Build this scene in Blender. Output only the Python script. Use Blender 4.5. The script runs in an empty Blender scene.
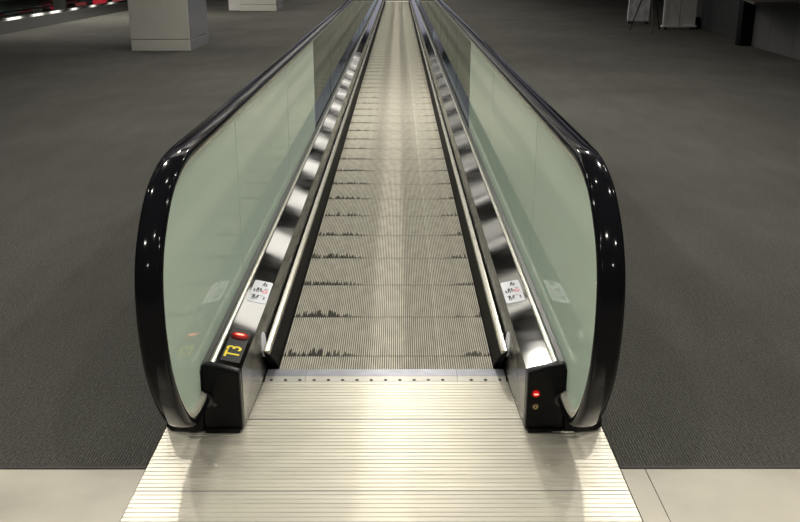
import bpy, bmesh, math, random
from mathutils import Vector, Matrix
random.seed(7)
D = bpy.data
SC = bpy.context.scene
COL = SC.collection

# ------------------------------------------------------------------ materials
def newmat(name):
    m = D.materials.new(name); m.use_nodes = True
    nt = m.node_tree
    return m, nt, nt.nodes, nt.links, nt.nodes['Principled BSDF']

def pmat(name, col, rough=.5, metal=0., noise=.0, nscale=20., bump=0., bscale=200., coat=0., rvar=0., stretch=(1, 1, 1), spec=.5, ior=1.5):
    m, nt, N, L, b = newmat(name)
    b.inputs['Roughness'].default_value = rough
    b.inputs['Metallic'].default_value = metal
    b.inputs['Base Color'].default_value = (*col, 1)
    b.inputs['Specular IOR Level'].default_value = spec
    b.inputs['IOR'].default_value = ior
    if coat:
        b.inputs['Coat Weight'].default_value = coat
        b.inputs['Coat Roughness'].default_value = .05
    if noise or bump or rvar:
        tc = N.new('ShaderNodeTexCoord'); mp = N.new('ShaderNodeMapping')
        mp.inputs['Scale'].default_value = stretch
        L.new(tc.outputs['Object'], mp.inputs['Vector'])
    if noise or rvar:
        n = N.new('ShaderNodeTexNoise'); n.inputs['Scale'].default_value = nscale; n.inputs['Detail'].default_value = 5
        L.new(mp.outputs[0], n.inputs['Vector'])
    if noise:
        r = N.new('ShaderNodeMapRange')
        r.inputs[1].default_value = .3; r.inputs[2].default_value = .7
        r.inputs[3].default_value = 1 - noise; r.inputs[4].default_value = 1 + noise
        L.new(n.outputs[0], r.inputs[0])
        v = N.new('ShaderNodeVectorMath'); v.operation = 'SCALE'
        v.inputs[0].default_value = col; L.new(r.outputs[0], v.inputs['Scale'])
        L.new(v.outputs[0], b.inputs['Base Color'])
    if rvar:
        r2 = N.new('ShaderNodeMapRange')
        r2.inputs[1].default_value = .3; r2.inputs[2].default_value = .7
        r2.inputs[3].default_value = rough - rvar; r2.inputs[4].default_value = rough + rvar
        L.new(n.outputs[0], r2.inputs[0]); L.new(r2.outputs[0], b.inputs['Roughness'])
    if bump:
        n2 = N.new('ShaderNodeTexNoise'); n2.inputs['Scale'].default_value = bscale; n2.inputs['Detail'].default_value = 3
        L.new(mp.outputs[0], n2.inputs['Vector'])
        bp = N.new('ShaderNodeBump'); bp.inputs['Strength'].default_value = bump; bp.inputs['Distance'].default_value = .003
        L.new(n2.outputs[0], bp.inputs['Height']); L.new(bp.outputs[0], b.inputs['Normal'])
    return m

def emat(name, col, strength, base=None):
    m, nt, N, L, b = newmat(name)
    b.inputs['Base Color'].default_value = (*col, 1)
    b.inputs['Emission Color'].default_value = (*col, 1)
    b.inputs['Specular IOR Level'].default_value = .1
    if base: b.inputs['Base Color'].default_value = (*base, 1)
    b.inputs['Emission Strength'].default_value = strength
    return m

def carpet_mat():
    m, nt, N, L, b = newmat('carpet')
    b.inputs['Roughness'].default_value = 1.0
    b.inputs['Specular IOR Level'].default_value = .05
    tc = N.new('ShaderNodeTexCoord')
    def noise(scale, st, det=4):
        mp = N.new('ShaderNodeMapping'); mp.inputs['Scale'].default_value = st
        L.new(tc.outputs['Object'], mp.inputs['Vector'])
        n = N.new('ShaderNodeTexNoise'); n.inputs['Scale'].default_value = scale; n.inputs['Detail'].default_value = det
        L.new(mp.outputs[0], n.inputs['Vector']); return n.outputs[0]
    def mr(s, a, c, lo, hi):
        r = N.new('ShaderNodeMapRange'); r.inputs[1].default_value = a; r.inputs[2].default_value = c
        r.inputs[3].default_value = lo; r.inputs[4].default_value = hi; L.new(s, r.inputs[0]); return r.outputs[0]
    def mul(a, c):
        k = N.new('ShaderNodeMath'); k.operation = 'MULTIPLY'; L.new(a, k.inputs[0]); L.new(c, k.inputs[1]); return k.outputs[0]
    wv = N.new('ShaderNodeTexWave'); wv.wave_type = 'BANDS'; wv.bands_direction = 'X'
    wv.inputs['Scale'].default_value = 31.; wv.inputs['Distortion'].default_value = 3.0
    wv.inputs['Detail'].default_value = 3.; wv.inputs['Detail Scale'].default_value = 2.2
    mpw = N.new('ShaderNodeMapping'); mpw.inputs['Scale'].default_value = (1, .35, 1)
    L.new(tc.outputs['Object'], mpw.inputs[0]); L.new(mpw.outputs[0], wv.inputs['Vector'])
    rows = mr(wv.outputs['Fac'], 0., 1., .60, 1.42)              # woven rows running with the hall
    loops = mr(noise(48, (2.2, 1.6, 1), 3), .3, .7, .70, 1.30)
    big = mr(noise(.5, (1, .8, 1)), .35, .65, .88, 1.12)
    mid = mr(noise(4, (1, .3, 1)), .3, .7, .93, 1.07)
    f = mul(mul(rows, loops), mul(big, mid))
    v = N.new('ShaderNodeVectorMath'); v.operation = 'SCALE'
    v.inputs[0].default_value = (.052, .0512, .045); L.new(f, v.inputs['Scale'])
    L.new(v.outputs[0], b.inputs['Base Color'])
    bp = N.new('ShaderNodeBump'); bp.inputs['Strength'].default_value = .4; bp.inputs['Distance'].default_value = .003
    L.new(mul(rows, loops), bp.inputs['Height']); L.new(bp.outputs[0], b.inputs['Normal'])
    return m

def pallet_mat():
    m, nt, N, L, b = newmat('pallet_aluminium')
    tc = N.new('ShaderNodeTexCoord'); sep = N.new('ShaderNodeSeparateXYZ'); L.new(tc.outputs['Object'], sep.inputs[0])
    oi = N.new('ShaderNodeObjectInfo')
    def M(op, a, c=None, d=None):
        k = N.new('ShaderNodeMath'); k.operation = op
        for i, s in enumerate((a, c, d)):
            if s is None: continue
            if isinstance(s, (int, float)): k.inputs[i].default_value = s
            else: L.new(s, k.inputs[i])
        return k.outputs[0]
    x, y = sep.outputs[0], sep.outputs[1]
    # worn dark tooth marks left along the joint, mostly towards the two sides
    rnd = M('MULTIPLY', oi.outputs['Random'], 57.)
    cx = N.new('ShaderNodeCombineXYZ'); L.new(M('MULTIPLY', x, 95.), cx.inputs[0]); L.new(rnd, cx.inputs[1])
    n1 = N.new('ShaderNodeTexNoise'); n1.inputs['Scale'].default_value = 1.; n1.inputs['Detail'].default_value = 4; L.new(cx.outputs[0], n1.inputs['Vector'])
    cx2 = N.new('ShaderNodeCombineXYZ'); L.new(M('MULTIPLY', x, 4.), cx2.inputs[0]); L.new(rnd, cx2.inputs[1])
    n2 = N.new('ShaderNodeTexNoise'); n2.inputs['Scale'].default_value = 1.; L.new(cx2.outputs[0], n2.inputs['Vector'])
    def ss(s, a, c):
        r = N.new('ShaderNodeMapRange'); r.interpolation_type = 'SMOOTHSTEP'
        r.inputs[1].default_value = a; r.inputs[2].default_value = c; L.new(s, r.inputs[0]); return r.outputs[0]
    left = ss(M('MULTIPLY', x, -1.), .10, .28)
    right = ss(x, .30, .42)
    side = M('MAXIMUM', left, M('MULTIPLY', right, .8))
    side = M('MULTIPLY', side, ss(n2.outputs[0], .22, .42))
    hgt = M('MULTIPLY', M('MULTIPLY', side, ss(n1.outputs[0], .33, .70)), .10)
    yy = M('ADD', y, .2325)
    mark = M('MULTIPLY', ss(M('SUBTRACT', M('ADD', hgt, .006), yy), -.004, .006), M('ADD', M('MULTIPLY', side, .35), .65))
    # general wear
    n3 = N.new('ShaderNodeTexNoise'); n3.inputs['Scale'].default_value = 7.; n3.inputs['Detail'].default_value = 6
    mp = N.new('ShaderNodeMapping'); L.new(tc.outputs['Object'], mp.inputs[0]); mp.inputs['Scale'].default_value = (3, 1, 1); L.new(mp.outputs[0], n3.inputs['Vector'])
    w = N.new('ShaderNodeMapRange'); w.inputs[1].default_value = .3; w.inputs[2].default_value = .7; w.inputs[3].default_value = .84; w.inputs[4].default_value = 1.12
    L.new(n3.outputs[0], w.inputs[0])
    # narrow pale line along the belt
    tr = M('SUBTRACT', 1., ss(M('ABSOLUTE', M('SUBTRACT', x, .235)), .004, .012))
    fac = M('MULTIPLY', w.outputs[0], M('SUBTRACT', 1., M('MULTIPLY', mark, .85)))
    fac = M('ADD', fac, M('MULTIPLY', tr, .18))
    # groove floors: recess shade put into the colour, darker below rib top
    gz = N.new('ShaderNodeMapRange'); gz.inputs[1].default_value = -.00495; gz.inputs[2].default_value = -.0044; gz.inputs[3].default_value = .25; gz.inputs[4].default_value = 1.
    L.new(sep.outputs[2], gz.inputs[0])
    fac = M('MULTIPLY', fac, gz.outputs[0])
    v = N.new('ShaderNodeVectorMath'); v.operation = 'SCALE'; v.inputs[0].default_value = (.50, .472, .395); L.new(fac, v.inputs['Scale'])
    L.new(v.outputs[0], b.inputs['Base Color'])
    b.inputs['Metallic'].default_value = .0; b.inputs['Roughness'].default_value = .7; b.inputs['Specular IOR Level'].default_value = .12
    return m

def plate_mat():
    m, nt, N, L, b = newmat('ribbed_aluminium_plate')
    tc = N.new('ShaderNodeTexCoord'); mp = N.new('ShaderNodeMapping'); mp.inputs['Scale'].default_value = (.6, 6, 1)
    L.new(tc.outputs['Object'], mp.inputs[0])
    n = N.new('ShaderNodeTexNoise'); n.inputs['Scale'].default_value = 3.; n.inputs['Detail'].default_value = 6; L.new(mp.outputs[0], n.inputs['Vector'])
    r = N.new('ShaderNodeMapRange'); r.inputs[1].default_value = .3; r.inputs[2].default_value = .7; r.inputs[3].default_value = .88; r.inputs[4].default_value = 1.08; L.new(n.outputs[0], r.inputs[0])
    # small dark stains
    n2 = N.new('ShaderNodeTexNoise'); n2.inputs['Scale'].default_value = 16.; L.new(tc.outputs['Object'], n2.inputs['Vector'])
    r2 = N.new('ShaderNodeMapRange'); r2.inputs[1].default_value = .76; r2.inputs[2].default_value = .80; r2.inputs[3].default_value = 1.; r2.inputs[4].default_value = .5; L.new(n2.outputs[0], r2.inputs[0])
    k = N.new('ShaderNodeMath'); k.operation = 'MULTIPLY'; L.new(r.outputs[0], k.inputs[0]); L.new(r2.outputs[0], k.inputs[1])
    v = N.new('ShaderNodeVectorMath'); v.operation = 'SCALE'; v.inputs[0].default_value = (.76, .725, .62); L.new(k.outputs[0], v.inputs['Scale'])
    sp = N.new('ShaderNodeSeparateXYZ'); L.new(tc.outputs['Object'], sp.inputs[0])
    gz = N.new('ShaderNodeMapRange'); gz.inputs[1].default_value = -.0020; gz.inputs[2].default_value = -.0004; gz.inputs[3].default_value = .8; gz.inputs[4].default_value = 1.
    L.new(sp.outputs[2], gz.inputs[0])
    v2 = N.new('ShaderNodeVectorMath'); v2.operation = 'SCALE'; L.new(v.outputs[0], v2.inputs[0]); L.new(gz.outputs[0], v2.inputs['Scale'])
    L.new(v2.outputs[0], b.inputs['Base Color'])
    b.inputs['Metallic'].default_value = .7; b.inputs['Roughness'].default_value = .40
    return m

def glass_mat(name, tint, alpha_col=None, frosted=False):
    m = D.materials.new(name); m.use_nodes = True
    N, L = m.node_tree.nodes, m.node_tree.links
    for n in list(N): N.remove(n)
    out = N.new('ShaderNodeOutputMaterial')
    fr = N.new('ShaderNodeFresnel'); fr.inputs['IOR'].default_value = 1.28 if frosted else 1.10
    gl = N.new('ShaderNodeBsdfGlossy'); gl.inputs['Roughness'].default_value = .02 if not frosted else .008
    gl.inputs['Color'].default_value = (1, 1, 1, 1)
    mx = N.new('ShaderNodeMixShader')
    tr = N.new('ShaderNodeBsdfTransparent'); tr.inputs['Color'].default_value = (*tint, 1)
    if frosted:
        df = N.new('ShaderNodeBsdfDiffuse'); df.inputs['Color'].default_value = (*alpha_col, 1)
        tl = N.new('ShaderNodeBsdfTranslucent'); tl.inputs['Color'].default_value = (*alpha_col, 1)
        m1 = N.new('ShaderNodeMixShader'); m1.inputs[0].default_value = .4
        L.new(df.outputs[0], m1.inputs[1]); L.new(tl.outputs[0], m1.inputs[2])
        m2 = N.new('ShaderNodeMixShader'); m2.inputs[0].default_value = .90
        L.new(tr.outputs[0], m2.inputs[1]); L.new(m1.outputs[0], m2.inputs[2])
        base = m2.outputs[0]
    else:
        base = tr.outputs[0]
    ge = N.new('ShaderNodeNewGeometry'); sb = N.new('ShaderNodeMath'); sb.operation = 'SUBTRACT'; sb.inputs[0].default_value = 1.
    L.new(ge.outputs['Backfacing'], sb.inputs[1])
    mu = N.new('ShaderNodeMath'); mu.operation = 'MULTIPLY'; L.new(fr.outputs[0], mu.inputs[0]); L.new(sb.outputs[0], mu.inputs[1])
    m5 = N.new('ShaderNodeMath'); m5.operation = 'MULTIPLY'; m5.inputs[1].default_value = .62 if frosted else .40
    L.new(mu.outputs[0], m5.inputs[0]); L.new(m5.outputs[0], mx.inputs[0]); L.new(base, mx.inputs[1]); L.new(gl.outputs[0], mx.inputs[2])
    L.new(mx.outputs[0], out.inputs[0])
    return m

M_ = dict(
    carpet=carpet_mat(), pallet=pallet_mat(), plate=plate_mat(),
    stone=pmat('cream_stone', (.36, .335, .275), .45, 0, .16, 3.0, rvar=.1),
    steel=pmat('polished_steel', (.44, .435, .425), .05, 1., .05, 6, rvar=.02),
    darksteel=pmat('dark_steel_panel', (.12, .118, .115), .25, .9, .08, 8, rvar=.05, stretch=(1, .2, 1)),
    trimsteel=pmat('bright_steel_trim', (.8, .79, .77), .06, 1.),
    trim=pmat('satin_aluminium_trim', (.66, .64, .56), .25, 1., .04, 10),
    capside=pmat('satin_steel_end', (.50, .48, .44), .3, .9, .06, 12),
    comb=pmat('comb_aluminium', (.38, .38, .43), .38, .8, .12, 14),
    combback=pmat('comb_carrier_aluminium', (.66, .64, .58), .4, .8, .08, 14),
    rubber=pmat('glossy_black_rubber', (.004, .004, .005), .09, 0, spec=.5, ior=1.15),
    blackpl=pmat('black_plastic', (.003, .003, .0035), .30, 0, 0.05, 30, spec=.12),
    brush=pmat('black_skirt', (.006, .006, .006), .6, spec=.1),
    guide=pmat('cream_guide_metal', (.62, .60, .52), .4, .6, .05, 12),
    gasket=pmat('black_gasket', (.01, .01, .011), .35),
    screw=pmat('dark_screw', (.05, .05, .05), .4, .8),
    frosted=glass_mat('frosted_green_glass', (.75, .85, .78), (.57, .67, .59), True),
    clear=glass_mat('clear_glass', (.80, .85, .82)),
    yellow=pmat('yellow_lettering', (.85, .68, .02), .5),
    white=pmat('white_sticker', (.66, .66, .72), .4),
    ink=pmat('black_ink', (.02, .02, .03), .5),
    redink=pmat('red_ink', (.75, .03, .08), .5),
    label=pmat('dark_label', (.012, .012, .012), .4, spec=.2),
    redlens=emat('red_lamp', (.8, .012, .01), .35, (.15, .004, .004)),
    redcore=emat('red_lamp_core', (1., .30, .20), 1.6, (.3, .01, .01)),
    redbezel=pmat('dark_red_lens', (.14, .004, .004), .5, spec=.15),
    brass=pmat('brass_key', (.5, .36, .14), .35, 1.),
    pillar=pmat('grey_beige_panel', (.38, .375, .335), .45, 0, .04, 4),
    pillarside=pmat('grey_polished_panel', (.22, .22, .25), .12, .3, .05, 4),
    display=pmat('grey_display_board', (.42, .415, .40), .6, 0, .05, 5),
    wrap=pmat('pale_wrapping', (.42, .42, .42), .3, 0, .25, 8, bump=.8, bscale=12),
    darkwall=pmat('dark_wall', (.03, .03, .032), .6, 0, .05, 3, spec=.2),
    counter=pmat('grey_counter_panel', (.065, .065, .068), .6, 0, .06, 3),
    countertop=pmat('dark_wood_top', (.05, .043, .036), .4, 0, .1, 6),
    ceiling=pmat('ceiling_grey', (.05, .05, .055), .8),
    wall=pmat('wall_grey', (.16, .16, .17), .7, 0, .05, 2),
    frame=pmat('lamp_frame', (.3, .3, .3), .5),
    redseat=pmat('red_case_shell', (.60, .02, .05), .35),
    pinkcase=pmat('pink_case_shell', (.75, .12, .16), .35),
    blackseat=pmat('black_case_shell', (.02, .02, .02), .4),
    tripod=pmat('black_tripod_metal', (.015, .015, .015), .4, .3),
    strip=pmat('black_edge_strip', (.015, .01, .012), .6),
    coffer=emat('coffer_diffuser', (1., .965, .89), .86),
    spot=emat('downlight_lamp', (1., .93, .80), 30.),
    lightbox=emat('linear_lamp', (1., .97, .9), .9),
    coffer_dim=emat('dim_coffer_diffuser', (1., .965, .89), .30),
    fill=emat('fill_glow', (.84, .84, 1.), .10),  # added glow for lavender reflections, not an existing lamp
    subfloor=pmat('dark_subfloor', (.02, .02, .02), .9),
    darkpanel=pmat('matt_dark_panel', (.014, .014, .013), .8, spec=.05),
    daylight=emat('window_daylight', (.82, .82, 1.), .18),  # added bluish glow for far grazing reflections
)

# ------------------------------------------------------------------ helpers
def link(o, parent=None):
    COL.objects.link(o)
    if parent is not None: o.parent = parent
    return o

def mesh(name, verts, faces, mat, parent=None, loc=(0, 0, 0), smooth=False, bevel=0, segs=2, ang=.6):
    me = D.meshes.new(name); me.from_pydata([tuple(v) for v in verts], [], faces)
    bm = bmesh.new(); bm.from_mesh(me)
    bmesh.ops.remove_doubles(bm, verts=bm.verts, dist=1e-6)
    bmesh.ops.recalc_face_normals(bm, faces=bm.faces)
    if bevel:
        es = [e for e in bm.edges if len(e.link_faces) == 2 and e.calc_face_angle(0) > ang]
        bmesh.ops.bevel(bm, geom=es, offset=bevel, segments=segs, profile=.5, affect='EDGES', clamp_overlap=True)
    bm.to_mesh(me); bm.free()
    if isinstance(mat, (list, tuple)):
        for q in mat: me.materials.append(q)
    else: me.materials.append(mat)
    if smooth or bevel:
        for p in me.polygons: p.use_smooth = True
        me.set_sharp_from_angle(angle=math.radians(35))
    o = D.objects.new(name, me); o.location = loc
    if bevel:
        wn = o.modifiers.new('normals', 'WEIGHTED_NORMAL'); wn.keep_sharp = True
    return link(o, parent)

def boxvf(x0, x1, y0, y1, z0, z1):
    v = [(x0, y0, z0), (x1, y0, z0), (x1, y1, z0), (x0, y1, z0), (x0, y0, z1), (x1, y0, z1), (x1, y1, z1), (x0, y1, z1)]
    f = [(0, 3, 2, 1), (4, 5, 6, 7), (0, 1, 5, 4), (1, 2, 6, 5), (2, 3, 7, 6), (3, 0, 4, 7)]
    return v, f

def boxes(name, lst, mat, parent=None, bevel=0, loc=(0, 0, 0)):
    V, F = [], []
    for b in lst:
        v, f = boxvf(*b); n = len(V); V += v; F += [tuple(i + n for i in q) for q in f]
    return mesh(name, V, F, mat, parent, loc, bevel=bevel)

def box(name, b, mat, parent=None, bevel=0, loc=(0, 0, 0)): return boxes(name, [b], mat, parent, bevel, loc)

def extrude_y(name, prof, y0, y1, mat, parent=None, bevel=0, s=1, smooth=False):
    """closed (x,z) outline extruded along y; s=-1 mirrors x"""
    n = len(prof)
    V = [(s * x, y0, z) for x, z in prof] + [(s * x, y1, z) for x, z in prof]
    F = [tuple(range(n)), tuple(range(n, 2 * n))] + [(i, (i + 1) % n, n + (i + 1) % n, n + i) for i in range(n)]
    return mesh(name, V, F, mat, parent, bevel=bevel, smooth=smooth)

def cyl(name, c, axis, r, d, mat, parent=None, n=24, r2=None, bevel=0, sx=1., ax2=None):
    """disc/cylinder from point c along unit axis for d; sx stretches along ax2"""
    a = Vector(axis).normalized()
    u = Vector(ax2).normalized() if ax2 else a.orthogonal().normalized()
    w = a.cross(u)
    r2 = r if r2 is None else r2
    c = Vector(c); V = []
    for k, rr in ((0, r), (1, r2)):
        for i in range(n):
            t = 2 * math.pi * i / n
            V.append(c + a * d * k + u * math.cos(t) * rr * sx + w * math.sin(t) * rr)
    F = [tuple(range(n)), tuple(range(n, 2 * n))] + [(i, (i + 1) % n, n + (i + 1) % n, n + i) for i in range(n)]
    return mesh(name, V, F, mat, parent, bevel=bevel, smooth=True)

def tube(name, pts, r, mat, parent=None, n=10):
    P = [Vector(p) for p in pts]; V = []; F = []
    for i, p in enumerate(P):
        t = (P[min(i + 1, len(P) - 1)] - P[max(i - 1, 0)]).normalized()
        u = t.orthogonal().normalized(); w = t.cross(u)
        for k in range(n):
            a = 2 * math.pi * k / n; V.append(p + u * math.cos(a) * r + w * math.sin(a) * r)
    for i in range(len(P) - 1):
        for k in range(n):
            F.append((i * n + k, i * n + (k + 1) % n, (i + 1) * n + (k + 1) % n, (i + 1) * n + k))
    F += [tuple(range(n)), tuple(range((len(P) - 1) * n, len(P) * n))]
    return mesh(name, V, F, mat, parent, smooth=True)

def empty(name, loc=(0, 0, 0), rz=0):
    o = D.objects.new(name, None); o.location = loc; o.rotation_euler = (0, 0, rz); o.empty_display_size = .2
    return link(o)

def tag(o, label, cat, group=None):
    o['label'] = label; o['category'] = cat
    if group: o['group'] = group
    return o

def struct(o): o['kind'] = 'structure'; return o

def text_mesh(body, size):
    cu = D.curves.new('lettering', 'FONT'); cu.body = body; cu.size = size; cu.align_x = 'CENTER'; cu.align_y = 'CENTER'
    cu.extrude = 0; cu.offset = size * .015; cu.resolution_u = 4
    o = D.objects.new('lettering', cu); COL.objects.link(o)
    me = D.meshes.new_from_object(o.evaluated_get(bpy.context.evaluated_depsgraph_get()))
    V = [tuple(v.co) for v in me.vertices]; F = [tuple(p.vertices) for p in me.polygons]
    D.objects.remove(o); D.curves.remove(cu); D.meshes.remove(me)
    return V, F

# ------------------------------------------------------------------ the walkway
DECK0, DECK1 = (.522, .237), (.62, .258)
DA = math.atan2(DECK1[1] - DECK0[1], DECK1[0] - DECK0[0])
def deck_pt(s, u, yy, lift):
    """u metres outward from the inner edge of the deck, on its sloping top"""
    return (s * (DECK0[0] + u * math.cos(DA) - lift * math.sin(DA)), yy, DECK0[1] + u * math.sin(DA) + lift * math.cos(DA))

NOSE = [(3.14, .135), (3.06, .132), (2.97, .132), (2.88, .142), (2.80, .168), (2.73, .215), (2.655, .295), (2.595, .385),
        (2.552, .480), (2.530, .58), (2.525, .67), (2.538, .765), (2.578, .85), (2.648, .925), (2.74, .988), (2.85, 1.026),
        (2.98, 1.046), (3.15, 1.050), (3.5, 1.050)]

def catmull(P, k=4):
    out = []
    for i in range(len(P) - 1):
        p0 = P[max(i - 1, 0)]; p1 = P[i]; p2 = P[i + 1]; p3 = P[min(i + 2, len(P) - 1)]
        for j in range(k):
            t = j / k
            out.append(tuple(.5 * (2 * b + (c - a) * t + (2 * a - 5 * b + 4 * c - d) * t * t + (3 * b - a - 3 * c + d) * t ** 3) for a, b, c, d in zip(p0, p1, p2, p3)))
    out.append(P[-1]); return out

def rail_path(y1):
    near = catmull(NOSE, 4)
    far = [(y1 + 3.03 - y, z) for y, z in reversed(near)]
    mid = []
    a, b = near[-1][0], far[0][0]; n = 12
    for i in range(1, n): mid.append((a + (b - a) * i / n, 1.050))
    return near + mid + far

def frames(path):
    fr = []
    for i, p in enumerate(path):
        a = path[max(i - 1, 0)]; b = path[min(i + 1, len(path) - 1)]
        ty, tz = b[0] - a[0], b[1] - a[1]; l = math.hypot(ty, tz)
        fr.append((p, (-tz / l, ty / l)))
    return fr

def sweep(name, path, prof, xc, mat, parent, smooth=True):
    """prof: closed list of (w, n): w across the rail, n outward from the loop"""
    V, F = [], []; n = len(prof)
    fr = frames(path)
    for (p, nn) in fr:
        for w, q in prof: V.append((xc + w, p[0] + nn[0] * q, p[1] + nn[1] * q))
    for i in range(len(fr) - 1):
        for k in range(n):
            F.append((i * n + k, i * n + (k + 1) % n, (i + 1) * n + (k + 1) % n, (i + 1) * n + k))
    F += [tuple(range(n)), tuple(range((len(fr) - 1) * n, len(fr) * n))]
    return mesh(name, V, F, mat, parent, smooth=smooth)

RAIL = [(-.042, -.004), (-.0415, .004), (-.037, .0115), (-.028, .0165), (-.014, .0185), (0, .019), (.014, .0185), (.028, .0165), (.037, .0115), (.0415, .004),
        (.042, -.004), (.040, -.011), (.034, -.015), (.020, -.016), (.020, -.010), (-.020, -.010), (-.020, -.016), (-.034, -.015), (-.040, -.011)]
GUIDE = [(-.026, -.010), (.026, -.010), (.026, -.030), (.012, -.034), (-.012, -.034), (-.026, -.030)]

def pictogram(s, cx, cy, lift, seed, kind):
    """small figure drawn on a deck sticker: polygons in sticker space (a along outward, b along y)"""
    pass

def balustrade(s, y1, near_detail, root_name, yfar_cap=True):
    """one side of the moving walkway; s=-1 left, +1 right"""
    R = empty(root_name, (s * .60, 3.03, 0))
    kids = []
    def P(o):
        o.parent = R; o.matrix_parent_inverse = Matrix.Translation(-R.location); kids.append(o); return o
    y0 = 3.03; ye = y1
    # inner face from the floor up to the deck
    P(extrude_y('inner_panel', [(.508, .004), (.522, .237), (.532, .234), (.520, .004)], 3.46, ye - .045, M_['darksteel'], s=s))
    fp = P(extrude_y('inner_panel', [(.508, .004), (.522, .237), (.532, .234), (.530, .004)], y0 + .045, 3.458, M_['darksteel'], s=s))
    for v in fp.data.vertices:
        if v.co.y < 3.2 and v.co.z < .1 and abs(v.co.x) < .515: v.co.x = s * .522
    P(extrude_y('deck', [(.5235, .2372), (.62, .258), (.62, .248), (.534, .230)], y0 + .045, ye - .045, M_['steel'], s=s))
    # joints of the deck sheets are carried by the outer trim
    P(extrude_y('deck_trim', [(.620, .257), (.622, .263), (.629, .2675), (.637, .2675), (.643, .263), (.645, .250), (.620, .246)], y0 + .045, ye - .045, M_['trim'], s=s, smooth=True))
    P(extrude_y('glass_gasket', [(.6455, .262), (.663, .266), (.664, .240), (.6455, .240)], y0 + .04, ye - .04, M_['gasket'], s=s))
    P(extrude_y('outer_deck', [(.679, .262), (.80, .258), (.812, .245), (.814, .005), (.802, .005), (.800, .24), (.70, .248), (.679, .248)], y0 + .125, ye - .125, M_['steel'], s=s))
    # glass: joints every 1.95 m
    path = rail_path(y1)
    fr = frames(path)
    inner = [(p[0] - n[0] * .022, p[1] - n[1] * .022) for p, n in fr]
    first = 4.02
    joints = [first + 1.95 * i for i in range(int((y1 - 1 - first) / 1.95) + 1)]
    gx0, gx1 = .6655, .6765
    zb = .252
    def panel(poly, mat):
        n = len(poly)
        V = [(s * gx0, y, z) for y, z in poly] + [(s * gx1, y, z) for y, z in poly]
        F = [tuple(range(n)), tuple(range(n, 2 * n))] + [(i, (i + 1) % n, n + (i + 1) % n, n + i) for i in range(n)]
        P(mesh('glass_panel', V, F, mat))
    nose = [q for q in inner if q[0] < joints[0] - .004 and q[0] < y1 / 2]
    k0 = 0
    while nose[k0][0] > 3.026: k0 += 1
    nose = nose[k0:]
    panel([(3.027, nose[0][1])] + nose + [(joints[0] - .004, 1.028), (joints[0] - .004, zb), (3.027, zb)], M_['frosted'] if near_detail else M_['clear'])
    for i in range(len(joints) - 1):
        a, b = joints[i] + .004, joints[i + 1] - .004
        panel([(a, zb), (a, 1.028), (b, 1.028), (b, zb)], M_['frosted'] if near_detail and i < 2 else M_['clear'])
    nose2 = [q for q in inner if q[0] > joints[-1] + .004 and q[0] > y1 / 2]
    k1 = len(nose2)
    while nose2[k1 - 1][0] < y1 + .004: k1 -= 1
    nose2 = nose2[:k1]
    panel([(joints[-1] + .004, zb), (joints[-1] + .004, 1.028)] + nose2 + [(y1 + .003, nose2[-1][1]), (y1 + .003, zb)], M_['clear'])
    xc = s * .679
    P(sweep('handrail', path, RAIL, xc, M_['rubber'], None))
    P(sweep('handrail_guide', path[2:-2], GUIDE, s * .672, M_['guide'], None))
    # end caps
    for e, yy, dr in ((0, y0, 1), (1, ye, -1)):
        ya, yb = (yy, yy + .045) if dr > 0 else (yy - .045, yy)
        prof = [(.521, .003), (.523, .243), (.590, .262), (.664, .274), (.664, .003)]
        c = P(extrude_y('end_cap', prof, ya, yb, M_['blackpl'], s=s, bevel=.011))
        a2, b2 = (yy - .01, yy + .12) if dr > 0 else (yy - .12, yy + .01)
        V, F = [], []
        # low black shoe that the handrail dives into
        out = [(.6645, a2 + .01), (.70, a2), (.79, a2 + .012), (.815, a2 + .04), (.815, b2), (.6645, b2)] if dr > 0 else [(.6645, b2 - .01), (.70, b2), (.79, b2 - .012), (.815, b2 - .04), (.815, a2), (.6645, a2)]
        n = len(out)
        V = [(s * x, y, .003) for x, y in out] + [(s * (x if x < .7 else x - .012), y, .185) for x, y in out]
        F = [tuple(range(n)), tuple(range(n, 2 * n))] + [(i, (i + 1) % n, n + (i + 1) % n, n + i) for i in range(n)]
        P(mesh('handrail_inlet', V, F, M_['blackpl'], bevel=.008))
        # thin black foot all the way across under the cap
        f0, f1 = (yy - .011, yy - .0005) if dr > 0 else (yy + .0005, yy + .011)
        P(box('kick_strip', (min(s * .53, s * .66), max(s * .53, s * .66), f0, f1, .003, .020), M_['blackpl'], bevel=.004))
    if near_detail:
        yc = y0
        col = cyl('inlet_collar', (s * .655, yc - .001, .135), (0, -1, 0), .030, .006, M_['gasket'], n=24); P(col)
        # satin steel nose piece of the inner face nearest the camera
        disc = cyl('skirt_sensor_disc', (s * .5155, 3.56, .125), (-s, 0, .08), .052, .004, M_['white'], n=28); P(disc)
        # sticker with pictograms
        def patch(u0, u1, ya, yb, lift, mat, name, rad=.012, parent=None):
            pts = []
            for (cu_, cy_, a0) in ((u1 - rad, yb - rad, 0), (u0 + rad, yb - rad, 90), (u0 + rad, ya + rad, 180), (u1 - rad, ya + rad, 270)):
                for k in range(5):
                    t = math.radians(a0 + k * 22.5); pts.append((cu_ + rad * math.cos(t), cy_ + rad * math.sin(t)))
            n = len(pts)
            V = [deck_pt(s, u, y, .0003) for u, y in pts] + [deck_pt(s, u, y, lift) for u, y in pts]
            F = [tuple(range(n)), tuple(range(n, 2 * n))] + [(i, (i + 1) % n, n + (i + 1) % n, n + i) for i in range(n)]
            return P(mesh(name, V, F, mat))
        st = patch(.004, .088, 3.735, 4.005, .0012, M_['white'], 'safety_sticker')
        # pictograms: small standing figures, a pram, a crossed-out sign
        inkV, inkF, redV, redF = [], [], [], []
        flip = (lambda u: u) if s > 0 else (lambda u: .092 - u)
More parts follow.
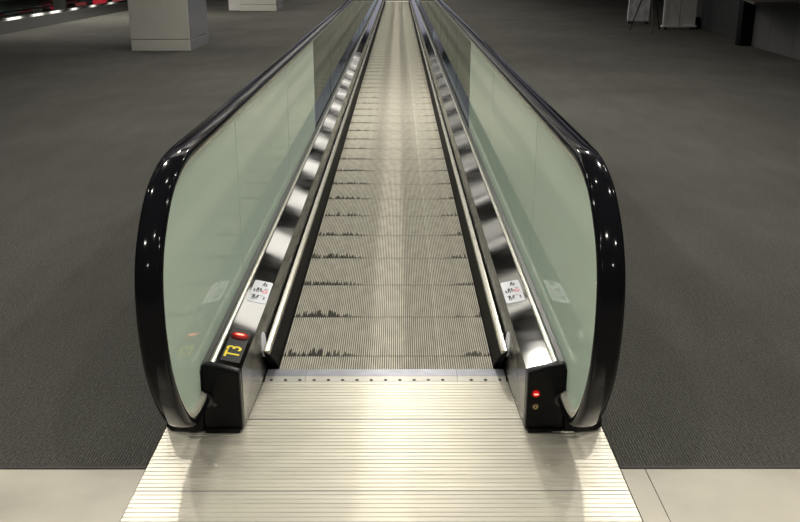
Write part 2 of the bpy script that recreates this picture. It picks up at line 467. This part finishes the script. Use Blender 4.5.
        def disc2(cu_, cy_, r, tgt, squash=1., n=10):
            V, F = tgt; b = len(V)
            for k in range(n):
                t = 2 * math.pi * k / n; V.append(deck_pt(s, flip(cu_ + r * math.cos(t)), cy_ + r * squash * math.sin(t), .0018))
            F.append(tuple(range(b, b + n)))
        def quad(u0, u1, ya, yb, tgt, sh=0.):
            V, F = tgt; b = len(V)
            for u, y in ((u0, ya), (u1, ya), (u1 + sh, yb), (u0 + sh, yb)): V.append(deck_pt(s, flip(u), y, .0018))
            F.append((b, b + 1, b + 2, b + 3))
        def figure(u, y, h, lean=0.):
            fv, ff = [], []; T = (fv, ff)
            disc2(u + lean, y + h * .44, h * .10, T, 1.6)
            quad(u - h * .10, u + h * .10, y, y + h * .30, T, lean * .8)
            quad(u - h * .11, u - h * .03, y - h * .42, y, T)
            quad(u + h * .03, u + h * .11, y - h * .42, y, T)
            o = mesh('figure_pictogram', fv, ff, M_['ink']); o.parent = st
        figure(.050, 3.960, .050, .003); figure(.062, 3.952, .036)
        figure(.032, 3.880, .056); figure(.047, 3.884, .044, -.003); figure(.018, 3.872, .036)
        figure(.026, 3.790, .058); figure(.040, 3.795, .048, .004); figure(.072, 3.790, .034)
        for q in ((.012, .030, 3.812, 3.818), (.052, .066, 3.815, 3.820), (.060, .078, 3.905, 3.911)):
            fv, ff = [], []; quad(*q, (fv, ff)); o = mesh('printed_stroke', fv, ff, M_['ink']); o.parent = st
        for k in range(16):
            t0, t1 = 2 * math.pi * k / 16, 2 * math.pi * (k + 1) / 16
            b = len(redV)
            for (r, t) in ((.0085, t0), (.0125, t0), (.0125, t1), (.0085, t1)):
                redV.append(deck_pt(s, flip(.066 + r * math.cos(t)), 3.872 + 1.5 * r * math.sin(t), .0019))
            redF.append((b, b + 1, b + 2, b + 3))
        quad(.058, .064, 3.864, 3.868, (redV, redF), .012); quad(.055, .064, 3.888, 3.893, (redV, redF), .012)
        for nm, V, F, mt in (('prohibition_mark', redV, redF, M_['redink']),):
            o = mesh(nm, V, F, mt); o.parent = st
        if s < 0:
            lb = patch(.016, .090, 3.115, 3.425, .0012, M_['label'], 'identification_plate', .006)
            # number lettering, read from the hall side
            V, F = text_mesh('T3', .098)
            W = [deck_pt(s, .052 + y_ * .80, 3.205 + x_ * 1.02, .0022) for x_, y_, z_ in V]
            o = mesh('lettering', W, F, M_['yellow']); o.parent = lb; o['label'] = 'yellow T3 lettering'
            # oval red signal lamp
            def oval(a, b2, lo, hi, mat, name, par):
                n = 28; V = []
                for k2, (sc, lf) in enumerate(((1, lo), (1, (lo + hi) / 2), (.82, hi))):
                    for k in range(n):
                        t = 2 * math.pi * k / n
                        V.append(deck_pt(s, .053 + a * sc * math.cos(t), 3.352 + b2 * sc * math.sin(t), lf))
                F = [tuple(range(n)), tuple(range(2 * n, 3 * n))]
                for q in range(2):
                    F += [(q * n + i, q * n + (i + 1) % n, (q + 1) * n + (i + 1) % n, (q + 1) * n + i) for i in range(n)]
                o = mesh(name, V, F, mat, smooth=True)
                if par: o.parent = par
                else: P(o)
                return o
            lamp = oval(.036, .034, .0016, .008, M_['redbezel'], 'signal_lamp', None)
            lamp['label'] = 'oval red direction lamp, lit'
            oval(.027, .019, .0082, .0095, M_['redlens'], 'lens', lamp)
            oval(.017, .007, .0097, .0105, M_['redcore'], 'light_bar', lamp)
            # worn embossed mark on the cap front
            cyl_ = cyl('inlet_screw', (s * .62, y0 - .0005, .115), (0, -1, 0), .008, .003, M_['screw'], n=14); P(cyl_)
        else:
            b0 = cyl('emergency_stop', (.556, y0 - .0002, .160), (0, -1, 0), .0165, .005, M_['redbezel'], n=24); P(b0)
            b0['label'] = 'red round emergency stop button'
            b1 = cyl('button', (.556, y0 - .0053, .160), (0, -1, 0), .0125, .004, M_['redlens'], n=24, r2=.010); b1.parent = b0
            b2_ = box('bar', (.548, .564, y0 - .0115, y0 - .0095, .158, .162), M_['redcore']); b2_.parent = b0
            k0_ = cyl('key_switch', (.556, y0 - .0002, .108), (0, -1, 0), .013, .004, M_['screw'], n=20); P(k0_)
            k1_ = cyl('key_ring', (.556, y0 - .0044, .108), (0, -1, 0), .009, .003, M_['brass'], n=20); k1_.parent = k0_
            k2_ = box('key_slot', (.5535, .5585, y0 - .0085, y0 - .0075, .103, .113), M_['ink']); k2_.parent = k0_
            pl_ = box('maker_plate', (.62, .70, y0 - .0145, y0 - .0118, .006, .012), M_['steel']); P(pl_)
    return R

def pallet_mesh():
    prof = []
    W = .464; pitch = .0096; n = int(2 * W / pitch)
    x = -n * pitch / 2
    for i in range(n):
        a = x + i * pitch
        prof += [(a, -.0050), (a + .0040, -.0050), (a + .0047, 0.), (a + .0089, 0.)]
    prof += [(x + n * pitch, -.0050)]
    V, F = [], []
    y0, y1 = -.2300, .2310
    for px, pz in prof: V += [(px, y0, pz), (px, y1, pz)]
    m = len(prof)
    for i in range(m - 1): F.append((2 * i, 2 * i + 2, 2 * i + 3, 2 * i + 1))
    b = len(V)
    V += [(prof[0][0], y0, -.022), (prof[-1][0], y0, -.022), (prof[-1][0], y1, -.022), (prof[0][0], y1, -.022)]
    F.append((b, b + 1, b + 2, b + 3))
    F.append(tuple([2 * i for i in range(m)] + [b + 1, b]))
    F.append(tuple([2 * i + 1 for i in range(m)] + [b + 2, b + 3]))
    F.append((0, 1, b + 3, b)); F.append((2 * m - 2, 2 * m - 1, b + 2, b + 1))
    me = D.meshes.new('pallet'); me.from_pydata(V, [], F)
    bm = bmesh.new(); bm.from_mesh(me); bmesh.ops.recalc_face_normals(bm, faces=bm.faces); bm.to_mesh(me); bm.free()
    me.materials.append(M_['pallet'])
    return me

Y_FAR = 38.62
def walkway(y1, name):
    R = empty(name, (0, 3.45, 0))
    def P(o):
        o.parent = R; o.matrix_parent_inverse = Matrix.Translation(-R.location); return o
    me = pallet_mesh()
    y = 3.725 - .465 / 2
    last = y1 - .67
    while y < last:
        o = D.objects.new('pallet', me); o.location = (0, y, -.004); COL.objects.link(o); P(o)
        y += .465
    yb = y - .2325
    # skirts: black brush wall with a bright holder strip on top
    for s in (-1, 1):
        sk = P(extrude_y('skirt_panel', [(.4655, -.02), (.4655, .03), (.478, .100), (.5085, .118), (.503, -.02)], 3.50, y1 - .45, M_['brush'], s=s, bevel=.003))
        for v in sk.data.vertices:
            if v.co.y < 10: v.co.y += max(0., (.10 - v.co.z)) * 1.1
        st = extrude_y('brush_holder', [(.4825, .1015), (.480, .108), (.484, .1175), (.494, .1215), (.505, .1225), (.507, .1185), (.495, .110)], 3.505, y1 - .455, M_['trim'], s=s, smooth=True)
        st.parent = sk
    # comb plates at both ends, four segments each, with teeth and screws
    for dr, yc in ((1, 3.4575), (-1, y1 - .435)):
        edges = [-.503, -.335, .035, .30, .503] if dr > 0 else [-.503, -.25, 0, .25, .503]
        for i in range(4):
            a, b = edges[i] + .0008, edges[i + 1] - .0008
            def yy(v): return yc + dr * v
            V = [(a, yy(0), .0), (b, yy(0), 0), (a, yy(.045), .0045), (b, yy(.045), .0045)]
            V += [(a, yy(0), -.012), (b, yy(0), -.012), (a, yy(.045), -.012), (b, yy(.045), -.012)]
            F = [(0, 1, 3, 2), (4, 6, 7, 5), (0, 4, 5, 1), (2, 3, 7, 6), (0, 2, 6, 4), (1, 5, 7, 3)]
            seg = P(mesh('comb_carrier', V, F, M_['combback']))
            V = [(a, yy(.0455), .0050), (b, yy(.0455), .0050), (a, yy(.115), .0035), (b, yy(.115), .0035)]
            V += [(a, yy(.0455), -.003), (b, yy(.0455), -.003), (a, yy(.115), -.002), (b, yy(.115), -.002)]
            x = math.ceil((a) / .0096) * .0096 + .0046
            V0, F0 = V, list(F)
            while x < b - .004 and abs(x) < .462 or (x < -.462):
                if abs(x) < .462:
                    n = len(V0)
                    V0 += [(x - .0020, yy(.115), .0034), (x + .0020, yy(.115), .0034), (x + .0008, yy(.130), -.004), (x - .0008, yy(.130), -.004),
                           (x - .0020, yy(.115), -.0035), (x + .0020, yy(.115), -.0035)]
                    F0 += [(n, n + 1, n + 2, n + 3), (n, n + 3, n + 4), (n + 1, n + 5, n + 2), (n + 4, n + 3, n + 2, n + 5)]
                x += .0096
            cb = P(mesh('comb', V0, F0, M_['comb']))
            if dr > 0:
                k = math.ceil((a + .012) / .0595)
                while k * .0595 < b - .012:
                    sc_ = cyl('screw', (k * .0595, yy(.014), .0014), (0, 0, 1), .0070, .0014, M_['screw'], n=14, sx=1.)
                    sc_.parent = seg
                    k += 1
    return R, yb

W1, _ = walkway(Y_FAR, 'moving_walkway')
tag(W1, 'long grey-beige ribbed metal walkway running between the two glass balustrades', 'moving walkway')
BL = balustrade(-1, Y_FAR, True, 'balustrade')
tag(BL, 'left glass balustrade with black handrail, steel deck marked T3 in yellow and oval red lamp', 'balustrade')
BR = balustrade(1, Y_FAR, True, 'balustrade')
tag(BR, 'right glass balustrade with black handrail, round red button on its black end cap', 'balustrade')

# landing plates
def landing_plate(x, y0, y1, label, group='ribbed landing plates', xr=None, zb=-.028):
    xr = xr or x
    V, F = [], []
    pitch = .0250
    n = int((y1 - y0 - .008) / pitch); off = (y1 - y0 - n * pitch) / 2
    prof = [(y0, zb), (y0, 0)]
    for i in range(n):
        a = y0 + off + i * pitch
        prof += [(a + .0100, 0), (a + .0105, -.0022), (a + .0145, -.0022), (a + .0150, 0)]
    prof += [(y1, 0), (y1, zb)]
    ym = (y0 + y1) / 2
    m = len(prof)
    wd_ = lambda p: x + (xr - x) * (p - y0) / (y1 - y0)
    V = [(-wd_(p), p - ym, z) for p, z in prof] + [(wd_(p), p - ym, z) for p, z in prof]
    F = [tuple(range(m)), tuple(range(m, 2 * m))] + [(i, (i + 1) % m, m + (i + 1) % m, m + i) for i in range(m)]
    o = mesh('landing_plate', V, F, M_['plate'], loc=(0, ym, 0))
    g = box('seam_shade', (-xr, xr, (y1 - y0) / 2 + .0004, (y1 - y0) / 2 + (.0048 if y1 < 3.0 or y1 > 10 else .0066 if y1 < 3.3 else .0018), -.003 if zb > -.01 else -.026, -.0008), M_['ink'])  # black filler strip stands in for the shade in the gap
    g.parent = o
    return tag(o, label, 'floor plate', group)
landing_plate(.520, 3.137, 3.4545, 'narrow ribbed aluminium landing plate between the end caps, against the comb', xr=.5065, zb=-.0034)
landing_plate(.815, 2.639, 3.129, 'full-width ribbed aluminium landing plate the black end caps stand on')
landing_plate(.815, 2.142, 2.634, 'ribbed aluminium landing plate nearest the camera, beside the cream stone')
lp = landing_plate(.815, Y_FAR - .055 - .37, Y_FAR + .62, 'ribbed landing plate at the far end of the walkway'); 

# ------------------------------------------------------------------ second walkway
def side_walkway():
    W = empty('moving_walkway', (-10.25, 12, 0))
    def P(o, par=W):
        o.parent = par; o.matrix_parent_inverse = Matrix.Translation(-par.location); return o
    n = 0
    P(box('tread_belt', (-10.72, -9.78, 12.0, 44.0, .0, .03), M_['pallet']))
    for x in (-10.76, -9.79):
        P(box('skirt_panel', (x, x + .05, 12.0, 44.0, .0, .12), M_['brush']))
    tag(W, 'second moving walkway far off at the left edge of the hall', 'moving walkway')
    for s, lab in ((1, 'near balustrade of the far-left walkway, low dark side with bright trim and clear glass'),
                   (-1, 'outer balustrade of the far-left walkway, against the left wall side')):
        xc = -10.25
        R = empty('balustrade', (xc + s * .6, 12, 0)); tag(R, lab, 'balustrade')
        def ex(nm, prof, mt, sm=False):
            o = extrude_y(nm, [(xc * s + a, z) for a, z in prof], 12.0, 44.0, mt, s=s, smooth=sm); P(o, R)
        ex('deck', [(.52, .0), (.53, .237), (.64, .262), (.66, .262), (.66, .0)], M_['steel'])
        ex('outer_panel', [(.681, .003), (.681, .235), (.80, .20), (1.22, .003)], M_['darkpanel'])
        ex('deck_trim', [(.681, .241), (.684, .272), (.700, .272), (.760, .216), (.760, .208)], M_['trimsteel'], False)
        path = [(12.0, .3), (11.75, .45), (11.6, .67), (11.75, .92), (12.1, 1.05)] + [(12.1 + 3.98 * i, 1.05) for i in range(1, 9)] + [(44.3, .92), (44.45, .67), (44.3, .45), (44.05, .3)]
        path = catmull(path, 3)
        for k in range(16):
            a = 12.1 + k * 1.98; o = box('glass_panel', (xc + s * .670 - .0055, xc + s * .670 + .0055, a, a + 1.97, .19, 1.035), M_['clear']); P(o, R)
        P(sweep('handrail', path, RAIL, xc + s * .67, M_['rubber'], None), R)
side_walkway()

# ------------------------------------------------------------------ the hall
def slabs(name, rects, z0, z1, mat): return struct(boxes(name, [(a, b, c, d, z0, z1) for a, b, c, d in rects], mat))
XL, XR, YN, YF = -16, 15, -8, 58
struct(box('floor', (XL, XR, YN, YF, -.20, -.03), M_['subfloor']))
PX = .817
slabs('floor_stone', [(XL, -PX, YN, 2.772), (.904, XR, YN, 2.772), (-PX, .817, YN, 2.138)], -.03, 0, M_['stone'])
slabs('floor_stone_border', [(.819, .901, YN, 2.772)], -.03, 0, M_['stone'])
slabs('floor_carpet', [(XL, -PX, 2.786, YF), (PX + .0, XR, 2.786, YF), (-PX, PX, Y_FAR + .625, YF)], -.03, 0.002, M_['carpet'])
struct(boxes('trim_1', [(XL, -PX, 2.772, 2.786, -.03, .004), (.819, XR, 2.772, 2.786, -.03, .004)], M_['strip']))
HC = 4.0
struct(box('ceiling', (XL, XR, YN, YF, HC + .12, HC + .25), M_['ceiling']))
struct(box('wall_left', (XL - .2, XL, YN, YF, -.2, HC + .25), M_['wall']))
struct(box('wall_right', (XR, XR + .2, YN, YF, -.2, HC + .25), M_['wall']))
struct(box('wall_near', (XL, XR, YN - .2, YN, -.2, HC + .25), M_['wall']))
w = [(XL, XR, YF, YF + .2, -.2, .4), (XL, XR, YF, YF + .2, 3.4, HC + .25)]
xs = [-15, -9, -3, 3, 9, 15]
pil = [(XL, -13.6)] + [(-9.4 + 5.4 * i, -8.4 + 5.4 * i) for i in range(4)] + [(12.4, XR)]
w += [(a, b, YF, YF + .2, .4, 3.4) for a, b in pil]
struct(boxes('wall_far', w, M_['wall']))
prev = -13.6
wn = 1
for a, b in pil[1:]:
    struct(box('window_%d' % wn, (prev, a, YF + .12, YF + .14, .4, 3.4), M_['daylight'])); wn += 1  # added unseen glowing panes, put in for bluish reflections on the steel
    prev = b

# partition wall at the right, running along the hall, with a baseboard
def quad_wall(name, p, q, t, z0, z1, mat):
    p, q = Vector(p), Vector(q); d = (q - p).normalized(); n = Vector((-d.y, d.x)) * t
    c = [p, q, q + n, p + n]
    V = [(v.x, v.y, z0) for v in c] + [(v.x, v.y, z1) for v in c]
    F = [(0, 3, 2, 1), (4, 5, 6, 7), (0, 1, 5, 4), (1, 2, 6, 5), (2, 3, 7, 6), (3, 0, 4, 7)]
    return mesh(name, V, F, mat)
struct(quad_wall('wall_partition', (7.28, 19.6), (7.70, 24.6), -.25, .002, HC, M_['darkwall']))
struct(quad_wall('baseboard_right', (7.265, 19.6), (7.685, 24.6), .014, .002, .20, M_['darkwall']))
struct(quad_wall('trim_2', (7.255, 19.6), (7.665, 24.6), .012, .002, .016, M_['steel']))
struct(box('wall_back', (7.95, XR, 24.3, 24.6, .002, HC), M_['darkwall']))

# pillars
def pillar(x0, x1, y0, y1, label, wing=False):
    R = empty('pillar', ((x0 + x1) / 2, (y0 + y1) / 2, 0))
    def P(o): o.parent = R; o.matrix_parent_inverse = Matrix.Translation(-R.location); return o
    P(box('shaft', (x0, x1, y0, y1, .215, HC), M_['pillar'], bevel=.012))
    P(box('base_panel', (x0, x1, y0, y1, .002, .208), M_['pillar'], bevel=.01))
    P(box('recess', (x0 + .02, x1 - .02, y0 + .02, y1 - .02, .2, .22), M_['ink']))
    P(box('side_panel', (x1 + .001, x1 + .012, y0 + .04, y1 - .01, .22, HC), M_['pillarside']))
    P(box('side_base_panel', (x1 + .001, x1 + .012, y0 + .04, y1 - .01, .002, .20), M_['pillarside']))
    if wing:
        P(box('side_pier', (x0 - .42, x0 - .005, y0 + .25, y1 - .2, .002, HC), M_['display'], bevel=.01))
    return tag(R, label, 'pillar')
pillar(-4.99, -3.88, 17.73, 19.45, 'wide grey-beige panelled pillar standing on the carpet left of the walkway, the nearer one')
pillar(-5.19, -3.99, 31.5, 33.2, 'distant grey pillar, only its foot in view above the nearer pillar', True)

# display panels
def display():
    R = empty('display_board', (6.95, 23.2, 0))
    def P(o): o.parent = R; o.matrix_parent_inverse = Matrix.Translation(-R.location); return o
    P(box('board', (6.55, 6.945, 23.18, 23.26, .10, 2.1), M_['display'], bevel=.008))
    P(box('board', (6.955, 7.34, 23.18, 23.26, .10, 2.1), M_['display'], bevel=.008))
    P(box('base_rail', (6.53, 7.36, 23.10, 23.34, .06, .10), M_['display'], bevel=.008))
    P(boxes('foot', [(6.58, 6.64, 23.12, 23.32, .002, .06), (7.24, 7.30, 23.12, 23.32, .002, .06)], M_['tripod']))
    return tag(R, 'tall double light-grey display board standing by the dark wall at the right', 'display board')
display()
o = box('banner_post', (7.40, 7.55, 23.50, 23.58, .28, 2.1), M_['display'], bevel=.01)
f_ = box('foot', (7.39, 7.56, 23.46, 23.60, .002, .275), M_['blackpl'], bevel=.01)
R = empty('banner_post', (7.47, 23.54, 0))
for q in (o, f_): q.parent = R; q.matrix_parent_inverse = Matrix.Translation(-R.location)
o.name = 'post'
R.name = 'banner_post'
tag(R, 'narrow pale post with a black foot, right beside the double display board', 'post')

def wrapped():
    random.seed(3)
    V, F = [], []; nx, nz = 8, 12
    for side in (0, 1):
        for i in range(nx + 1):
            for k in range(nz + 1):
                z = .08 + 1.66 * k / nz
                V.append((6.17 + .55 * i / nx + .03 * k / nz, 25.2 + side * .12 + random.uniform(-.02, .02), z if k else z + random.uniform(-.01, .01)))
    m = (nx + 1) * (nz + 1)
    def id_(s_, i, k): return s_ * m + i * (nz + 1) + k
    for s_ in (0, 1):
        for i in range(nx):
            for k in range(nz): F.append((id_(s_, i, k), id_(s_, i + 1, k), id_(s_, i + 1, k + 1), id_(s_, i, k + 1)))
    for i in range(nx): F.append((id_(0, i, 0), id_(0, i + 1, 0), id_(1, i + 1, 0), id_(1, i, 0))); F.append((id_(0, i, nz), id_(0, i + 1, nz), id_(1, i + 1, nz), id_(1, i, nz)))
    for k in range(nz): F.append((id_(0, 0, k), id_(0, 0, k + 1), id_(1, 0, k + 1), id_(1, 0, k))); F.append((id_(0, nx, k), id_(0, nx, k + 1), id_(1, nx, k + 1), id_(1, nx, k)))
    R = empty('wrapped_panel', (6.45, 25.25, 0))
    a = mesh('panel', V, F, M_['wrap'], smooth=True)
    b = boxes('foot', [(6.2, 6.26, 25.16, 25.38, .002, .065), (6.64, 6.70, 25.16, 25.38, .002, .065)], M_['tripod'])
    for q in (a, b): q.parent = R; q.matrix_parent_inverse = Matrix.Translation(-R.location)
    return tag(R, 'pale crumpled plastic-wrapped panel standing behind the black tripod', 'panel')
wrapped()

def tripod():
    R = empty('tripod', (6.05, 22.7, 0))
    def P(o): o.parent = R; o.matrix_parent_inverse = Matrix.Translation(-R.location); return o
    apex = Vector((6.07, 22.75, 1.30))
    for f in ((5.72, 23.05), (6.02, 22.12), (6.43, 23.04)):
        l = P(tube('leg', [apex + Vector((0, 0, -.02)), (f[0] * .55 + apex.x * .45, f[1] * .55 + apex.y * .45, .62), (f[0], f[1], .02)], .014, M_['tripod']))
        ft = cyl('rubber_foot', (f[0], f[1], .002), (0, 0, 1), .022, .03, M_['tripod'], n=12); ft.parent = l
    P(tube('centre_column', [(apex.x, apex.y, .75), (apex.x, apex.y, 1.55)], .013, M_['tripod']))
    P(cyl('collar', (apex.x, apex.y, 1.25), (0, 0, 1), .045, .08, M_['tripod'], n=18))
    P(box('head_plate', (apex.x - .05, apex.x + .05, apex.y - .05, apex.y + .05, 1.55, 1.58), M_['tripod'], bevel=.006))
    return tag(R, 'black tripod stand with spread legs in front of the display board', 'tripod')
tripod()

def counter():
    R = empty('reception_counter', (7.3, 17.4, 0))
    def P(o): o.parent = R; o.matrix_parent_inverse = Matrix.Translation(-R.location); return o
    pts = [(7.12, 19.0), (7.05, 17.75), (6.99, 16.5), (6.93, 15.2)]
    for (a, b) in zip(pts, pts[1:]):
        d = Vector((b[0] - a[0], b[1] - a[1])).normalized() * .006
        P(quad_wall('front_panel', (a[0] + d.x, a[1] + d.y), (b[0] - d.x, b[1] - d.y), .04, .002, .935, M_['counter']))
    P(boxes('carcass', [(7.17, 7.9, 15.22, 19.0, .002, .93)], M_['darkwall']))
    c = [(5.62, 15.38), (6.85, 16.02), (6.78, 15.05), (8.0, 15.05), (8.0, 19.2), (6.9, 19.2), (6.65, 17.4)]
    c = [(5.95, 15.75), (6.80, 16.02), (6.80, 15.1), (8.0, 15.1), (8.0, 19.2), (6.9, 19.2), (6.4, 17.6)]
    V = [(x, y, .937) for x, y in c] + [(x, y, .977) for x, y in c]; n = len(c)
    F = [tuple(range(n)), tuple(range(n, 2 * n))] + [(i, (i + 1) % n, n + (i + 1) % n, n + i) for i in range(n)]
    P(mesh('countertop', V, F, M_['countertop']))
    P(box('end_support', (6.86, 7.085, 18.72, 18.98, .002, .935), M_['blackpl'], bevel=.01))
    return tag(R, 'dark grey reception counter with overhanging dark top at the right edge', 'counter')
counter()

# cases standing on the far-left walkway
def case(x, y, w, mat, label):
    R = empty('suitcase', (x, y, .03))
    def P(o): o.parent = R; return o
    P(box('body', (-w / 2, w / 2, -.13, .13, .05, .68), mat, bevel=.04))
    P(boxes('ribs', [(-w / 2 + k * w / 5 - .006, -w / 2 + k * w / 5 + .006, -.134, -.126, .10, .62) for k in range(1, 5)], mat))
    for sx in (-1, 1):
        for sy in (-1, 1):
            P(cyl('wheel', (sx * (w / 2 - .06) - .012, sy * .09, .026), (1, 0, 0), .025, .024, M_['blackpl'], n=16))
    P(tube('handle', [(-.09, 0, .67), (-.09, 0, .92), (-.07, 0, .95), (.07, 0, .95), (.09, 0, .92), (.09, 0, .67)], .009, M_['frame']))
    return tag(R, label, 'suitcase')
case(-10.05, 32.3, .46, M_['redseat'], 'dark red case on the far-left walkway, the wider of the two red ones')
case(-10.10, 34.6, .40, M_['pinkcase'], 'pinkish red case on the far-left walkway, close to the pillar')
case(-10.45, 29.5, .34, M_['blackseat'], 'black case on the far-left walkway, left of the red ones')

# ------------------------------------------------------------------ lamps of the ceiling
def coffer(x0, x1, y0, y1, mt='coffer'):
    R = empty('ceiling_light_panel', ((x0 + x1) / 2, (y0 + y1) / 2, HC + .12))
    fr = boxes('frame', [(x0, x1, y0, y0 + .04, HC, HC + .118), (x0, x1, y1 - .04, y1, HC, HC + .118), (x0, x0 + .04, y0 + .04, y1 - .04, HC, HC + .118), (x1 - .04, x1, y0 + .04, y1 - .04, HC, HC + .118)], M_['frame'])
    df = box('diffuser', (x0 + .041, x1 - .041, y0 + .041, y1 - .041, HC + .03, HC + .04), M_[mt])
    for q in (fr, df): q.parent = R; q.matrix_parent_inverse = Matrix.Translation(-R.location)
    tag(R, 'lit panel in the ceiling above the near walkway', 'ceiling light', 'lit ceiling panels above the walkway')
CY0, CP = 1.6, 3.2
k = 0
y = 8.6
while y < 50:
    coffer(-2.6, -.13, y, y + 1.45); coffer(-.09, 2.4, y + .9, y + 1.30); coffer(-.09, 2.4, y + 1.4, y + 2.6, 'coffer_dim'); y += CP; k += 1

def linear(x0, x1, y0, y1):
    R = empty('ceiling_light_panel', ((x0 + x1) / 2, (y0 + y1) / 2, HC + .12))
    fr = box('frame', (x0, x1, y0, y1, HC + .05, HC + .118), M_['frame'])
    df = box('diffuser', (x0 + .02, x1 - .02, y0 + .02, y1 - .02, HC + .03, HC + .049), M_['lightbox'])
    for q in (fr, df): q.parent = R; q.matrix_parent_inverse = Matrix.Translation(-R.location)
    tag(R, 'lit ceiling panel in the row above the far-left walkway', 'ceiling light', 'lit ceiling panels above the far-left walkway')
for a, b in ((30.3, 31.0), (32.3, 33.5), (34.6, 35.6), (36.4, 37.4), (38.8, 39.4), (41.3, 41.8), (44, 44.4)): linear(-9.9, -8.0, a, b)
def fill(x0, x1, side):  # added unseen glowing strips that put lavender into the reflections
    R = empty('fill_light', ((x0 + x1) / 2, 28, HC + .12))
    fr = boxes('frame', [(x0 - .05, x0, 6, 50, HC, HC + .118), (x1, x1 + .05, 6, 50, HC, HC + .118)], M_['frame'])
    df = box('diffuser', (x0 + .001, x1 - .001, 6, 50, HC + .08, HC + .09), M_['fill'])
    for q in (fr, df): q.parent = R; q.matrix_parent_inverse = Matrix.Translation(-R.location)
    tag(R, 'added unseen dim lavender cove light in the ceiling on the %s side' % side, 'ceiling light')
fill(-3.6, -2.75, 'inner left'); fill(-5.7, -4.75, 'outer left'); fill(2.55, 3.15, 'inner right'); fill(4.25, 5.5, 'outer right')

def downlight(x, y, power, size=.15):
    R = empty('downlight', (x, y, HC))
    a = cyl('ring', (x, y, HC + .0), (0, 0, 1), .10, .118, M_['frame'], n=20)
    a.parent = R; a.matrix_parent_inverse = Matrix.Translation(-R.location)
    li = D.lights.new('lamp', 'AREA'); li.shape = 'DISK'; li.size = size; li.energy = power; li.color = (1., .955, .87); li.spread = math.radians(150)
    o = D.objects.new('lamp', li); COL.objects.link(o); o.parent = R; o.location = (0, 0, -.004)
    tag(R, 'small round ceiling downlight above the walkway edge', 'downlight', 'round ceiling downlights')
y = CY0 + 2.35 - CP * 2
while y < 48:
    for x in (-2.2, 2.2): downlight(x, y, 26)
    y += CP
# warmer, stronger lamps over the landing
for x, y, pw in ((.30, 9.6 + .9, 60), (-.9, 1.2, 22), (1.0, 1.2, 22), (-3.9, 5.2, 12), (3.9, 5.2, 24), (3.9, 8.4, 12)): downlight(x, y, pw)
for x, y, pw in ((-8.3, 22, 60), (-8.3, 27, 60), (-3.4, 13.5, 16), (4.2, 13.5, 8)): downlight(x, y, pw)

y = 8.3
while y < 48:
    downlight(-4.17, y, 3.5, .12); downlight(3.70, y + .4, 3.5, .12); y += 2.6
downlight(-9.4, 26.5, 110); downlight(-7.2, 29.5, 60); downlight(-10.3, 29.6, 45); downlight(-10.6, 32.6, 18); downlight(-.8, 4.5, 7); downlight(.9, 4.5, 7)  # added unseen lamps that brighten the cases, far-left carpet and near belt

wd = D.worlds.new('world'); SC.world = wd; wd.use_nodes = True
wd.node_tree.nodes['Background'].inputs[0].default_value = (.03, .03, .035, 1)
wd.node_tree.nodes['Background'].inputs[1].default_value = 1.

# ------------------------------------------------------------------ camera
cam = D.cameras.new('camera'); co = D.objects.new('camera', cam); COL.objects.link(co)
cam.sensor_width = 36; cam.lens = 917 / 800 * 36
co.location = (.054, 0, 1.67)
pitch = math.radians(18.28)
co.rotation_euler = (math.pi / 2 - pitch, 0, math.radians(-.1))
cam.clip_end = 300; cam.clip_start = .05
SC.camera = co
SC.view_settings.view_transform = 'Standard'; SC.view_settings.look = 'None'
SC.view_settings.gamma = 1; SC.view_settings.use_curve_mapping = False
SC.view_settings.exposure = 0.9
SC.cycles.max_bounces = 8
